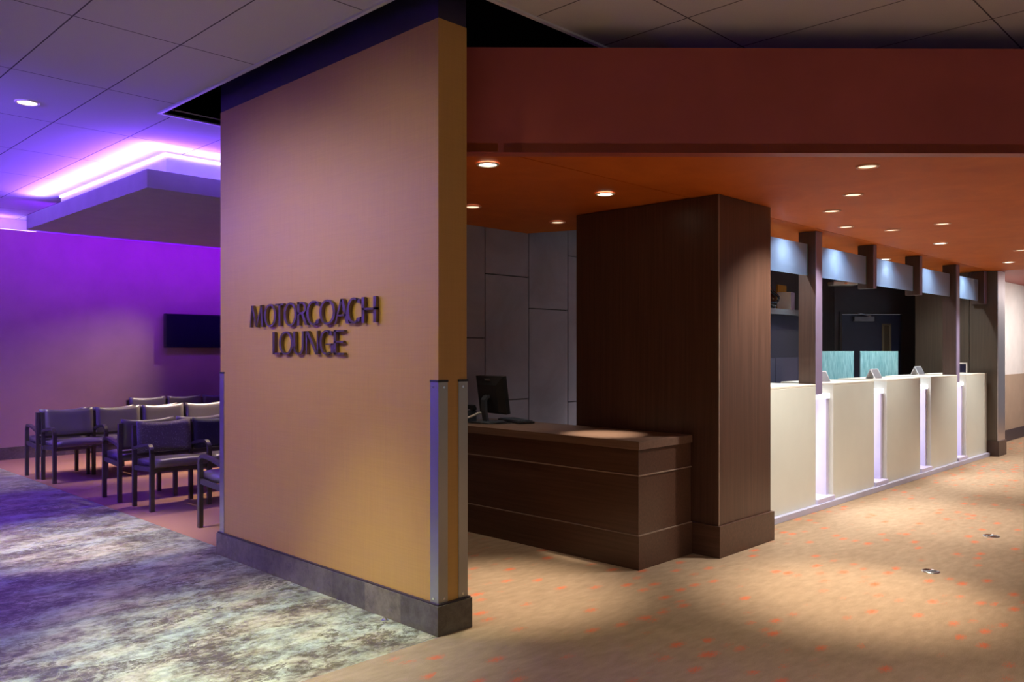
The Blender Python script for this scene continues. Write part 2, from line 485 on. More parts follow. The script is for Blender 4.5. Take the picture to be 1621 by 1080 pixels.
# soffit beyond the metal pillar, its shade painted deep red, and the far wall
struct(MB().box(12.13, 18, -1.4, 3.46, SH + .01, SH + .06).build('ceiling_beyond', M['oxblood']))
struct(MB().box(12.5, 18, 3.43, 3.5, 1.02, SH + .02).build('wall_right', M['far_wall']))
struct(MB().box(12.5, 18, 3.425, 3.5, 0, 1.02).build('wall_right_lower', M['wainscot']))
struct(MB().box(12.5, 18, 3.405, 3.425, 0, .17).build('baseboard_right', M['dark_base']))
# enclosure behind the service counter
struct(MB().box(7.0, 11.86, 5.06, 5.2, 0, 2.8).build('wall_counter_back', M['backwall']))
struct(MB().box(12.12, 12.46, 3.35, 4.03, 0, 2.6).build('wall_counter_end', M['olive']))
# diagonal door wall
a0 = Vector((11.80, 5.13, 0)); a1 = Vector((12.75, 4.18, 0))
dirv = (a1 - a0).normalized(); ang = math.atan2(dirv.y, dirv.x)
DM = Matrix.Translation(a0) @ Matrix.Rotation(ang, 4, 'Z')
Lw = (a1 - a0).length
m = MB(); dx0, dx1, dz = .16, 1.12, 1.955
m.box(0, dx0, 0, .12, 0, 2.6, mat=DM); m.box(dx1, Lw, 0, .12, 0, 2.6, mat=DM); m.box(dx0, dx1, 0, .12, dz, 2.6, mat=DM)
struct(m.build('wall_door', M['door_frame']))
dr = bpy.data.objects.new('door_1', None); dr.location = a0; dr.rotation_euler = (0, 0, ang); COL.objects.link(dr); struct(dr)
m = MB(); m.box(dx0, dx0 + .04, -.02, .05, 0, dz); m.box(dx1 - .04, dx1, -.02, .05, 0, dz); m.box(dx0, dx1, -.02, .05, dz - .035, dz)
m.build('door_frame', M['door_frame'], dr)
sx0, sx1, sz0, sz1 = .80, .935, .98, 1.78
m = MB(); m.box(dx0 + .045, sx0, .02, .065, .01, dz - .04); m.box(sx1, dx1 - .045, .02, .065, .01, dz - .04)
m.box(sx0, sx1, .02, .065, .01, sz0); m.box(sx0, sx1, .02, .065, sz1, dz - .04)
m.build('door_leaf', M['navy'], dr)
m = MB(); m.box(sx0, sx0 + .03, .01, .065, sz0, sz1); m.box(sx1 - .03, sx1, .01, .065, sz0, sz1); m.box(sx0, sx1, .01, .065, sz0, sz0 + .025); m.box(sx0, sx1, .01, .065, sz1 - .025, sz1)
w_ = m.build('vision_frame', M['brass'], dr)
MB().box(sx0 + .03, sx1 - .03, .035, .045, sz0 + .02, sz1 - .02).build('vision_pane', M['dim_glass'], w_)
cl = MB().box(.37, .665, -.045, .02, 1.815, 1.885, bev=.006).build('door_closer', M['grey'], dr)
MB().bar([(.62, -.03, 1.89), (.45, -.03, 1.93), (.42, .0, 1.94)], .018, .012, Vector((0, 0, 1))).build('closer_arm', M['grey'], cl)
MB().box(dx0 + .035, dx0 + .052, .005, .02, 1.63, 1.73).build('hinge', M['grey'], dr)
m = MB(); m.cyl(0, 0, 0, .05, .012, mat=Matrix.Translation((1.0, .02, 1.0)) @ Matrix.Rotation(PI / 2, 4, 'X')); m.box(.92, 1.01, -.045, -.03, .99, 1.01)
m.build('door_handle', M['chrome'], dr)

# ------------------------------------------------------------------ corner guards
def guard(x, y, sx, sy, lab):
    # L of two leaves; sx, sy: direction the leaves run from the corner
    g = thing('corner_guard', lab, 'corner guard', (x, y, .153), group='steel corner guards of the sign wall')
    T = .004; W = .057
    el = lambda e, w: [(-sx * e, -sy * e), (sx * w, -sy * e), (sx * w, 0), (0, 0), (0, sy * w), (-sx * e, sy * w)]
    MB().prism(el(T, W), 0, 1.075).build('guard_leaves', M['steel'], g)
    MB().prism(el(T * 1.5, W + .002), 1.075, 1.086).build('end_cap', M['black_cap'], g)
    for z in (.02, 1.05):
        m = MB(); m.cyl(0, 0, 0, .004, .006, 12, mat=Matrix.Translation((-sx * T, sy * .03, z)) @ Matrix.Rotation(-sx * PI / 2, 4, 'Y')); m.build('screw', M['screw'], g)
        m = MB(); m.cyl(0, 0, 0, .004, .006, 12, mat=Matrix.Translation((sx * .03, -sy * T, z)) @ Matrix.Rotation(sy * PI / 2, 4, 'X')); m.build('screw', M['screw'], g)
guard(WX0, WY0, 1, 1, 'steel corner guard on the nearest edge of the amber sign wall, facing slate and carpet')
guard(WX1, WY0, -1, 1, 'steel corner guard on the right edge of the amber wall end, facing the desk')
guard(WX0, WY1, 1, -1, 'thin steel corner guard at the far lounge end of the amber sign wall')

# ------------------------------------------------------------------ the lettering
def ring_pts(cx, cy, rx, ry, t0, t1, n):
    return [(cx + rx * math.cos(t0 + (t1 - t0) * i / n), cy + ry * math.sin(t0 + (t1 - t0) * i / n)) for i in range(n + 1)]
def arc_poly(w, t0, t1, S, s, cy=.5, ry=.515):
    # ring of width w with thick sides S and thin top s
    o = ring_pts(w / 2, cy, w / 2, ry, t0, t1, 28); i_ = ring_pts(w / 2, cy, w / 2 - S, ry - s, t0, t1, 28)
    return [[o[k], o[k + 1], i_[k + 1], i_[k]] for k in range(28)]
def letter(ch, w, S, s):
    R = math.radians
    q = lambda x0, x1, y0, y1: [(x0, y0), (x1, y0), (x1, y1), (x0, y1)]
    if ch == 'O': return arc_poly(w, 0, 2 * PI, S, s)
    if ch == 'C': return arc_poly(w, R(52), R(308), S, s) + [[(w * .70, .80), (w * .95, .76), (w * .90, .93), (w * .66, .99)], [(w * .70, .20), (w * .95, .24), (w * .90, .07), (w * .66, .01)]]
    if ch == 'G': return arc_poly(w, R(52), R(300), S, s) + [q(w - S, w, .06, .46), q(w * .45, w, .40, .46), [(w * .70, .80), (w * .93, .78), (w * .88, .95), (w * .66, .99)]]
    if ch == 'T': return [q(w / 2 - S / 2, w / 2 + S / 2, 0, 1), q(0, w, 1 - s, 1)]
    if ch == 'L': return [q(0, S, 0, 1), q(0, w, 0, s)]
    if ch == 'E': return [q(0, S, 0, 1), q(0, w, 0, s), q(0, w, 1 - s, 1), q(0, w * .92, .48, .48 + s)]
    if ch == 'H': return [q(0, S, 0, 1), q(w - S, w, 0, 1), q(0, w, .49, .49 + s)]
    if ch == 'U':
        n = 18; out = [q(0, S, .3, 1), q(w - S * .8, w, .3, 1)]
        o = ring_pts(w / 2, .32, w / 2, .335, PI, 2 * PI, n); i_ = ring_pts(w / 2, .32, w / 2 - S * .9, .335 - s, PI, 2 * PI, n)
        return out + [[o[k], o[k + 1], i_[k + 1], i_[k]] for k in range(n)]
    if ch == 'N': return [q(0, s * 1.3, 0, 1), q(w - s * 1.3, w, 0, 1), [(0, 1), (S * 1.1, 1), (w, 0), (w - S * 1.1, 0)]]
    if ch == 'A': return [[(0, 0), (s * 1.3, 0), (w * .55, 1), (w * .40, 1)], [(w - S * 1.2, 0), (w, 0), (w * .60, 1), (w * .40, 1)], q(w * .2, w * .8, .30, .30 + s)]
    if ch == 'M': return [[(0, 0), (s * 1.3, 0), (w * .2, 1), (w * .1, 1)], [(w * .1, 1), (w * .1 + S, 1), (w * .55, 0), (w * .45, 0)], [(w * .45, 0), (w * .54, 0), (w * .9, 1), (w * .82, 1)], [(w - S, 0), (w, 0), (w * .92, 1), (w * .92 - S, 1)]]
    if ch == 'R':
        n = 18; o = ring_pts(w * .42, .74, w * .46, .26, -PI / 2, PI / 2, n); i_ = ring_pts(w * .42, .74, w * .46 - S * .9, .26 - s, -PI / 2, PI / 2, n)
        return [q(0, S, 0, 1), q(0, w * .44, 1 - s, 1), q(0, w * .44, .48, .48 + s), [(w * .36, .5), (w * .36 + S * 1.1, .5), (w, 0), (w - S * 1.15, 0)]] + [[o[k], o[k + 1], i_[k + 1], i_[k]] for k in range(n)]
sign = thing('wall_sign', 'bronze raised lettering reading MOTORCOACH LOUNGE on the amber wall', 'sign', (WX0, 4.19, 1.36))
def sign_row(txt, spans, zb, hgt):
    for ch, (ya, yb) in zip(txt, spans):
        w = abs(ya - yb) / hgt
        m = MB()
        MM = Matrix(((0, 0, -1, WX0), (-1, 0, 0, ya), (0, 1, 0, 0), (0, 0, 0, 1)))
        # x of the letter runs along -Y, its y up, its depth out of the wall (-X)
        for poly in letter(ch, w, .18, .08):
            m.prism([(p[0] * hgt, p[1] * hgt) for p in poly], .007, .024, MM @ Matrix.Translation((0, zb, 0)))
        o = m.build('letter', M['letter'])
        o.parent = sign; o.matrix_parent_inverse = Matrix.Translation(sign.location).inverted()
        o['label'] = 'bronze letter ' + ch
        s2 = MB().cyl(0, 0, 0, .010, .003, 8, mat=Matrix.Translation((WX0, ya - .014 if ch in 'LEHRNU' else (ya + yb) / 2, zb + (.03 if ch in 'LEHRNU' else .004))) @ Matrix.Rotation(-PI / 2, 4, 'Y')).build('stud', M['letter'])
        s2.parent = o; s2.matrix_parent_inverse = Matrix.Translation(sign.location).inverted()
R1 = [(4.878, 4.708), (4.697, 4.548), (4.560, 4.462), (4.460, 4.312), (4.306, 4.192), (4.205, 4.060), (4.068, 3.906), (3.912, 3.772), (3.797, 3.660), (3.655, 3.526)]
R2 = [(4.592, 4.500), (4.517, 4.352), (4.352, 4.234), (4.212, 4.080), (4.068, 3.925), (3.922, 3.816)]
sign_row('MOTORCOACH', R1, 1.531, .138)
sign_row('LOUNGE', R2, 1.360, .137)

# ------------------------------------------------------------------ reception desk
DX0, DX1, DY0, DY1 = 4.235, 4.853, 3.05, 5.02
desk = thing('reception_desk', 'long dark walnut reception desk running behind the amber wall to the column', 'desk', (4.55, 4.0, 0))
def P_(o, par):
    o.parent = par; o.matrix_parent_inverse = Matrix.Translation(par.location).inverted() if par.type == 'EMPTY' else Matrix(); return o
P_(MB().box(DX0, DX1 - .002, DY0, DY1, 0, .213).build('plinth', M['wood_h']), desk)
P_(MB().box(DX0 + .010, DX1 - .002, DY0 + .010, DY1, .213, .590).build('lower_panel', M['wood_h']), desk)
P_(MB().box(DX0 + .010, DX1 - .002, DY0 + .010, DY1, .596, .757).build('upper_panel', M['wood_h']), desk)
m = MB(); m.box(DX0 + .004, DX1 - .002, DY0 + .004, DY1, .5895, .5965); m.box(DX0 + .003, DX1 - .002, DY0 + .003, DY1, .2125, .2185)
P_(m.build('reveal_strip', M['wood_line']), desk)
P_(MB().box(DX0 - .002, DX1 - .002, DY0 - .002, DY1, .757, .81, bev=.002).build('desktop', M['wood_top']), desk)

# big dark column
cl = thing('column', 'massive square dark brown veneered column standing at the desk end', 'column', (5.235, 3.48, 0))
P_(MB().box(4.875, 5.60, 2.86, 4.10, .212, SH - .001, bev=.003).build('shaft', M['wood']), cl)
P_(MB().box(4.855, 5.62, 2.84, 4.12, 0, .212, bev=.003).build('plinth', M['wood_h']), cl)
P_(MB().box(4.8725, 4.8795, 2.8575, 2.8645, .212, SH - .001).build('edge_strip', M['wood_line']), cl)

# metal pillar at the counter end
pl = thing('pillar', 'brushed metal clad square pillar at the far end of the service counter', 'pillar', (12.29, 3.17, 0))
P_(MB().box(12.12, 12.455, 3.016, 3.345, .20, SH + .005, bev=.003).build('shaft', M['olive']), pl)
P_(MB().box(12.12, 12.457, 3.004, 3.015, .20, SH + .005, bev=.002).build('metal_cladding', M['pillar_steel']), pl)
P_(MB().box(12.10, 12.475, 2.99, 3.345, 0, .20, bev=.003).build('plinth', M['post']), pl)

# ------------------------------------------------------------------ service counter
CY0, CY1 = 3.12, 3.62
tag(MB().box(5.63, 12.06, 3.082, CY1, 0, .05, bev=.003).build('kick_plinth', M['kick']), 'long low metal plinth strip under all the cream counter blocks', 'plinth')
blocks = [(5.63, 6.93, 'nearest cream counter block, partly hidden by the dark column'),
          (7.29, 8.24, 'second cream counter block from the dark column, behind the first lit slot'),
          (8.57, 9.54, 'middle cream counter block of the five in the row'),
          (9.89, 10.83, 'fourth cream counter block from the column, second from the metal pillar'),
          (11.18, 12.05, 'farthest cream counter block beside the metal pillar')]
for (xa, xb, lab) in blocks:
    b = thing('counter_block', lab, 'counter', ((xa + xb) / 2, 3.37, .05), group='cream service counter blocks')
    P_(MB().box(xa, xb, CY0, CY1, .05, 1.072, bev=.003).build('body', M['cream']), b)
    P_(MB().box(xa, xb, CY0, CY1, 1.072, 1.092, bev=.003).build('top', M['cream_top']), b)
slots = [(6.935, 7.285, 'glowing white light slot nearest the dark column'), (8.245, 8.565, 'second glowing light slot from the dark column'),
         (9.545, 9.885, 'third glowing light slot from the dark column'), (10.835, 11.175, 'glowing light slot farthest from the dark column, nearest the pillar')]
for (xa, xb, lab) in slots:
    b = thing('light_slot', lab, 'light', ((xa + xb) / 2, 3.4, .05), group='lit slots between the counter blocks')
    P_(MB().box(xa, xb, 3.40, CY1, .05, .98).build('back_panel', M['slot_lilac']), b)
    P_(MB().box(xa + .005, xa + .20, 3.345, 3.40, .09, .955, bev=.004).build('light_tube', M['slot_glow']), b)
    P_(MB().box(xb - .055, xb - .004, 3.16, 3.40, .05, .955).build('side_return', M['slot_lilac']), b)
    P_(MB().box(xa, xb, 3.15, CY1, .955, 1.0, bev=.003).build('lit_shelf', M['slot_glow']), b)
    P_(MB().box(xa, xb, 3.30, CY1, 1.0, 1.065, bev=.003).build('cap', M['slot_cap']), b)
    P_(MB().box(xa, xb, 3.10, 3.40, .05, .09, bev=.003).build('sill', M['slot_lilac']), b)
    L = area('slot_lamp', ((xa + xb) / 2, 3.30, .55), ((xa + xb) / 2, 3.0, .50), 1.0, (.72, .70, 1.0), .18, .8)
    L.parent = b; L.location = Vector(L.location) - b.location
# posts and frosted header panels
posts = [(6.97, 7.09, 1.0, 'tall dark post standing in the first light slot beside the column'),
         (8.275, 8.34, 2.0, 'short hanging dark post, nearest of the short pair in the middle'),
         (9.59, 9.65, 2.0, 'short hanging dark post, farther of the short pair in the middle'),
         (10.86, 10.97, 1.0, 'tall dark post at the far end standing in the last light slot'),
         (12.02, 12.115, 2.0, 'short dark hanging post against the metal pillar')]
for i, (xa, xb, zb, lab) in enumerate(posts):
    p = thing('ceiling_post', lab, 'post', ((xa + xb) / 2, 3.21, zb), group='dark posts above the counter')
    P_(MB().box(xa, xb, 3.142, 3.295, zb, SH - .001, bev=.003).build('shaft', M['post']), p)
    P_(MB().box(xa, xb, 3.134, 3.1415, zb, SH - .001, bev=.001).build('front_face', M['lavender_lit'], label='front face coloured as lavender-lit'), p)
gx = [(5.62, 6.968, 'frosted glass header panel nearest the dark column'), (7.092, 8.273, 'frosted glass header panel right of the first tall post'),
      (8.342, 9.588, 'frosted glass header panel between the two short hanging posts'), (9.652, 10.858, 'frosted glass header panel left of the last tall post'),
      (10.972, 12.018, 'frosted glass header panel beside the metal pillar, smallest in view')]
for (xa, xb, lab) in gx:
    g = thing('glass_header', lab, 'glass panel', ((xa + xb) / 2, 3.215, 2.045), group='frosted glass headers over the counter')
    P_(MB().box(xa, xb - .012, 3.209, 3.221, 2.045, 2.32).build('pane', M['frost']), g)
    P_(MB().box(xb - .012, xb, 3.209, 3.221, 2.045, 2.32).build('polished_edge', M['glass_edge']), g)
    for zz in (2.11, 2.26):
        P_(MB().box(xb - .02, xb + .004, 3.2215, 3.245, zz - .015, zz + .015).build('clamp', M['grey']), g)

# things on the counter
def tent(x, y, rz, lab):
    t_ = thing('tent_card', lab, 'sign', (x, y, 1.092), rz, 'tent cards on the counter')
    m = MB(); m.prism([(-.055, 0), (-.049, 0), (.0, .094), (.049, 0), (.055, 0), (.002, .104), (-.002, .104)], -.07, .07, Matrix.Rotation(PI / 2, 4, 'X'))
    m.build('folded_card', M['paper'], t_)
    m = MB(); m.prism([(.0525, .012), (.0545, .012), (.006, .098), (.004, .098)], -.06, .06, Matrix.Rotation(PI / 2, 4, 'X')); m.build('printed_face', M['grey'], t_)
    return t_
tent(8.76, 3.32, math.radians(-100), 'folded tent card on the middle counter block')
tent(10.52, 3.47, math.radians(-100), 'folded tent card on the fourth counter block by the tall far post')
tent(7.40, 3.28, math.radians(-100), 'small folded tent card beside the near tall post')
fr = thing('display_frame', 'small white framed screen standing on the farthest counter block', 'screen', (11.50, 3.27, 1.092), math.radians(-45))
m = MB(); m.box(-.075, .075, -.01, .01, .125, .14); m.box(-.075, -.06, -.01, .01, 0, .14); m.box(.06, .075, -.01, .01, 0, .14); m.box(-.075, .075, -.01, .01, 0, .015)
m.build('frame', M['white'], fr); MB().box(-.06, .06, -.004, .006, .015, .125).build('screen', M['screen'], fr)
MB().prism([(-.03, .01), (.03, .01), (.03, .07), (-.03, .07)], 0, .008).build('foot', M['white'], fr)
pen = thing('counter_pen', 'tiny white tipped pen stand on the far counter edge', 'pen', (11.42, 3.42, 1.092))
MB().cyl(0, 0, 0, .012, .02, 16).build('base', M['black'], pen); MB().tube([(0, 0, .01), (.01, 0, .06), (.025, 0, .10)], .005).build('pen', M['white'], pen)

# ------------------------------------------------------------------ behind the counter
cb = thing('storage_cabinet', 'dark midnight blue storage cabinet behind the counter with shelf top', 'cabinet', (9.4, 4.83, 0))
P_(MB().box(8.0, 10.35, 4.62, 5.055, 0, 1.30).build('lower_doors', M['cabinet_low']), cb)
P_(MB().box(8.0, 10.35, 4.66, 5.055, 1.30, 1.82).build('body', M['cabinet']), cb)
P_(MB().box(7.98, 10.37, 4.58, 5.055, 1.82, 1.885, bev=.003).build('shelf_top', M['grey']), cb)
for xx in (8.585, 9.17, 9.755):
    P_(MB().box(xx - .002, xx + .002, 4.617, 4.63, .02, 1.295).build('door_joint', M['cabinet']), cb)
# ornament: glossy curled vase
orn = thing('ornament', 'glossy black swan shaped ornament on the cabinet top behind the counter', 'ornament', (9.15, 4.68, 1.885), math.radians(-45))
MB().lathe([(.0, 0), (.05, 0), (.075, .03), (.085, .07), (.07, .12), (.04, .16), (.02, .18), (0, .185)], 24).build('body', M['gloss_black'], orn, True)
pts = []
for k in range(22):
    t_ = k / 21
    pts.append((.05 + .055 * math.sin(t_ * PI * 1.5), 0, .06 + .20 * t_))
MB().tube(pts + [(-.02, 0, .262), (-.035, 0, .24)], .014).build('neck', M['gloss_black'], orn, True)
MB().lathe([(0, 0), (.045, 0), (.05, .012), (0, .02)], 20, Matrix.Translation((-.03, -.04, .12)) @ Matrix.Rotation(1.2, 4, 'X')).build('wing', M['chrome'], orn, True, 'silver wing')
bx = thing('brochure_box', 'white and lilac box standing on the cabinet top before a mustard folder', 'box', (9.58, 4.69, 1.885), math.radians(14))
MB().box(-.11, .11, -.08, .08, 0, .215).build('carton', M['lilac_box'], bx)
MB().box(-.113, -.11, -.08, .08, 0, .215).build('end_panel', M['white'], bx, label='white end panel')
fo = thing('folder', 'mustard yellow folder with a maroon mark standing behind the lilac box', 'folder', (9.80, 4.86, 1.885), math.radians(5))
MB().box(-.14, .14, -.012, .012, 0, .33).build('cover', M['mustard'], fo)
MB().box(-.10, .0, -.0135, -.012, .05, .13).build('printed_mark', M['maroon'], fo)
# teal screens
for (x, y, w, lab) in ((10.26, 3.83, .46, 'teal textured resin screen right of the dark gap, in front of the navy door'), (9.90, 4.19, .40, 'teal textured resin screen beside the tall near post')):
    s_ = thing('privacy_screen', lab, 'screen', (x, y, 0), math.radians(-45.5), 'teal screens behind the counter')
    MB().box(-w / 2, w / 2, -.012, .012, .04, 1.378, bev=.003).build('panel', M['teal'], s_)
    MB().box(-w / 2, w / 2, -.06, .06, 0, .04, bev=.004).build('foot', M['black'], s_)
cf = thing('ceiling_lamp', 'flat white emergency lamp on the ceiling behind the frosted glass', 'lamp', (11.10, 4.62, SH - .068), math.radians(-45))
MB().box(-.17, .17, -.10, .10, -.09, -.04, bev=.012).build('housing', M['white'], cf); MB().box(-.02, .02, -.02, .02, -.04, .072).build('mount', M['grey'], cf)
MB().box(-.02, .02, -.104, -.10, -.078, -.06).build('indicator', M['chrome'], cf)

# ------------------------------------------------------------------ things on the desk
ZD = .811
mo = thing('monitor', 'black computer monitor seen from behind on the reception desk', 'monitor', (4.56, 4.70, ZD), math.radians(-8))
# screen faces +X
m = MB()
m.prism([(-.018, -.18), (.018, -.18), (.018, .18), (-.018, .18)], 0, .30, Matrix.Translation((.02, 0, .075)) @ Matrix.Rotation(math.radians(-8), 4, 'Y'))
m.build('bezel', M['black'], mo)
bm_ = MB(); T_ = Matrix.Translation((.02, 0, .075)) @ Matrix.Rotation(math.radians(-8), 4, 'Y')
b = bm_.bm
A = [b.verts.new(T_ @ Vector((-.0185, y, z))) for y, z in ((-.175, .012), (.175, .012), (.175, .296), (-.175, .296))]
B = [b.verts.new(T_ @ Vector((-.052, y, z))) for y, z in ((-.125, .02), (.125, .02), (.125, .235), (-.125, .235))]
b.faces.new(A); b.faces.new(B)
for k in range(4): b.faces.new((A[k], A[(k + 1) % 4], B[(k + 1) % 4], B[k]))
bk = bm_.build('rear_shell', M['black'], mo)
MB().box(-.001, .001, -.04, .03, 0, .018, mat=T_ @ Matrix.Translation((-.037, 0, .268)) @ Matrix.Rotation(math.radians(-29), 4, 'Y')).build('badge', M['grey'], bk)
MB().box(.0181, .0195, -.15, .15, .015, .285, mat=T_).build('screen', M['screen'], mo)
MB().bar([(-.035, 0, .215), (-.072, 0, .205), (-.088, 0, .18), (-.085, 0, .10), (-.07, 0, .012)], .055, .022, Vector((0, 1, 0))).build('stand_arm', M['blue_grey'], mo)
MB().lathe([(0, 0), (.115, 0), (.12, .005), (.105, .013), (0, .017)], 28, Matrix.Translation((-.02, 0, 0))).build('stand_foot', M['blue_grey'], mo)
kb = thing('keyboard', 'black keyboard lying on the desk beside the monitor', 'keyboard', (4.74, 4.62, ZD), math.radians(-22))
MB().box(-.075, .075, -.20, .20, 0, .016, bev=.004).build('case', M['black'], kb)
m = MB()
for i in range(5):
    for j in range(14):
        m.box(-.062 + i * .026, -.062 + i * .026 + .02, -.185 + j * .0265, -.185 + j * .0265 + .0215, .014, .022)
m.build('keys', M['blue_grey'], kb)
ph = thing('telephone', 'dark desk telephone half hidden beside the monitor behind the amber wall', 'telephone', (4.46, 4.955, ZD), 0)
MB().prism([(-.09, 0), (.09, 0), (.09, .085), (.05, .085), (-.09, .03)], -.075, .075, Matrix.Rotation(PI / 2, 4, 'X')).build('base', M['blue_grey'], ph)
m = MB(); m.bar([(.06, -.075, .09), (.06, -.06, .115), (.06, .055, .115), (.06, .07, .09)], .045, .03, Vector((1, 0, 0))); m.build('handset', M['black'], ph)
cbk = MB().tube([(4.30, 4.86, ZD + .015), (4.37, 4.83, ZD + .03), (4.44, 4.79, ZD + .06), (4.475, 4.765, ZD + .08), (4.49, 4.735, ZD + .075)], .009).build('monitor_cable', M['white'], smooth=True)
tag(cbk, 'thick white cable rising from the desk to the monitor back', 'cable')
cc_ = MB().tube([(4.42, 4.84, ZD + .005), (4.40, 4.76, ZD + .005), (4.43, 4.66, ZD + .005), (4.50, 4.58, ZD + .005), (4.62, 4.56, ZD + .005)], .0045).build('mouse_cable', M['black'], smooth=True)
tag(cc_, 'thin black cable looping over the desktop in front of the monitor', 'cable')

# ------------------------------------------------------------------ floor fittings
for (x, y, r, lab) in ((5.50, 1.736, .052, 'round metal floor outlet nearest the camera on the carpet'), (6.87, 1.748, .055, 'round metal floor outlet farther away near the counter')):
    f_ = thing('floor_outlet', lab, 'floor outlet', (x, y, 0), group='floor outlets in the carpet')
    MB().lathe([(r * .72, .001), (r * .74, .006), (r, .005), (r * 1.02, 0)], 32).build('rim', M['chrome'], f_, True)
    MB().cyl(0, 0, 0, .0035, r * .72, 32).build('lid', M['chrome'], f_)
    MB().box(-r * .5, r * .5, -.004, .004, .0035, .006).build('latch', M['grey'], f_)
f_ = thing('floor_stud', 'tiny metal stud on the slate floor at the sign wall skirting', 'stud', (2.545, 3.42, 0))
MB().lathe([(.0, .012), (.009, .010), (.014, .004), (.015, 0)], 20).build('cap', M['chrome'], f_, True); MB().cyl(0, 0, 0, .002, .02, 20).build('washer', M['grey'], f_)

# ------------------------------------------------------------------ television
tv = thing('television', 'black flat television mounted on the purple lounge wall', 'television', (5.42, PY, 1.43))
MB().box(-.52, .52, -.12, -.05, 0, .49, bev=.004).build('casing', M['black'], tv)
MB().box(-.505, .505, -.1225, -.12, .015, .475).build('screen', M['screen'], tv)
MB().box(-.2, .2, -.05, -.001, .12, .36).build('wall_bracket', M['black_cap'], tv)

# ------------------------------------------------------------------ hanging ceiling cloud over the lounge
CX0, CYA, CYB, RZ0, RZ1 = 2.724, 6.914, 10.26, 2.733, 2.89
cd = thing('ceiling_cloud', 'large dropped rectangular ceiling raft over the lounge chairs', 'ceiling raft', (6.5, 8.6, RZ0))
P_(MB().box(CX0, 10.5, CYA, CYB, RZ0, RZ1, bev=.003).build('raft', M['cloud']), cd)
P_(MB().box(CX0 + .27, 10.2, CYA + .27, CYB - .27, RZ1, CH - .002).build('stem', M['lilac']), cd)
m = MB(); m.box(CX0 + .255, CX0 + .27, CYA + .255, CYB - .27, CH - .018, CH - .004); m.box(CX0 + .255, 10.2, CYA + .255, CYA + .27, CH - .018, CH - .004)
P_(m.build('light_strip', M['uvw']), cd)
# ledge strips at the purple wall
st = struct(MB().box(-7, 3.3, PY + .10, PY + .13, 2.93, 2.945).build('trim_4', M['uvw']))

# ------------------------------------------------------------------ lounge chairs
SEATW = .51
def make_chair(label, backmat, group):
    c = thing('lounge_chair', label, 'chair', (0, 0, 0), 0, group)
    g = M['chair_metal']
    def side(x, flag):
        l1 = MB().bar([(x, .02, 0), (x, .02, .50)], .034, .036).build('leg', g, c)
        l2 = MB().bar([(x, .40, 0), (x, .40, .44), (x, .404, .60), (x, .41, .72)], .034, .036).build('leg', g, c)
        pts = [(x, .02, .50)]
        for k in range(1, 8):
            a = PI - k / 8 * PI / 2
            pts.append((x, .09 + .07 * math.cos(a), .50 + .065 * math.sin(a)))
        pts += [(x, .10, .565), (x, .23, .552), (x, .36, .525), (x, .405, .515)]
        ar = MB().bar(pts, .036, .026).build('armrest', g, c)
        rl = MB().bar([(x, .03, .365), (x, .40, .345)], .022, .04).build('side_rail', g, c)
        for o in (l1, l2, ar, rl): o['_skip'] = flag
    side(.018, 'near'); side(SEATW + .018, 'far')
    # seat: rounded front pad
    m = MB(); b = m.bm
    prof = [(-.0, .375), (-.02, .385), (-.03, .405), (-.022, .428), (.0, .440), (.06, .446), (.2, .440), (.33, .428), (.385, .42), (.39, .375)]
    nx = 9
    rows = []
    for i in range(nx):
        u = i / (nx - 1); x = .038 + u * (SEATW - .044)
        dome = .010 * (1 - (2 * u - 1) ** 4)
        rows.append([b.verts.new((x, y + .012, z + (dome if z > .41 else 0) - .003)) for y, z in prof])
    n = len(prof)
    for i in range(nx - 1):
        for k in range(n):
            j = (k + 1) % n
            b.faces.new((rows[i][k], rows[i][j], rows[i + 1][j], rows[i + 1][k]))
    b.faces.new(rows[0]); b.faces.new(list(reversed(rows[-1])))
    m.build('seat', M['vinyl'], c, True)
    # backrest: padded panel, top edge dips in the middle
    m = MB(); b = m.bm
    nz, nx = 9, 11
    front, back = [], []
    for i in range(nx):
        u = i / (nx - 1); x = .032 + u * (SEATW - .034)
        fr_, bk_ = [], []
        for k in range(nz):
            v = k / (nz - 1)
            ztop = .758 - .022 * (1 - (2 * u - 1) ** 2)
            z = .475 + v * (ztop - .475)
            y = .358 + .030 * v + .014 * (1 - (2 * u - 1) ** 2) * 1.0
            ed = min(1, min(u, 1 - u) / .08) * .5 + .5; ev = min(1, min(v, 1 - v) / .12) * .5 + .5
            th = .026 * math.sqrt(min(ed, 1)) * math.sqrt(min(ev, 1))
            fr_.append(b.verts.new((x, y - th, z))); bk_.append(b.verts.new((x, y + th * .8, z)))
        front.append(fr_); back.append(bk_)
    for i in range(nx - 1):
        for k in range(nz - 1):
            b.faces.new((front[i][k], front[i + 1][k], front[i + 1][k + 1], front[i][k + 1]))
            b.faces.new((back[i][k], back[i][k + 1], back[i + 1][k + 1], back[i + 1][k]))
        b.faces.new((front[i][0], back[i][0], back[i + 1][0], front[i + 1][0]))
        b.faces.new((front[i][-1], front[i + 1][-1], back[i + 1][-1], back[i][-1]))
    for k in range(nz - 1):
        b.faces.new((front[0][k], front[0][k + 1], back[0][k + 1], back[0][k]))
        b.faces.new((front[-1][k], back[-1][k], back[-1][k + 1], front[-1][k + 1]))
    m.build('backrest', backmat, c, True)
    MB().bar([(.036, .035, .35), (SEATW - .001, .035, .35)], .03, .025, Vector((0, 0, 1))).build('front_rail', g, c)
    MB().bar([(.036, .412, .455), (SEATW - .001, .412, .455)], .025, .02, Vector((0, 0, 1))).build('back_rail', g, c)
    return c
X0 = 2.735
protos = {}
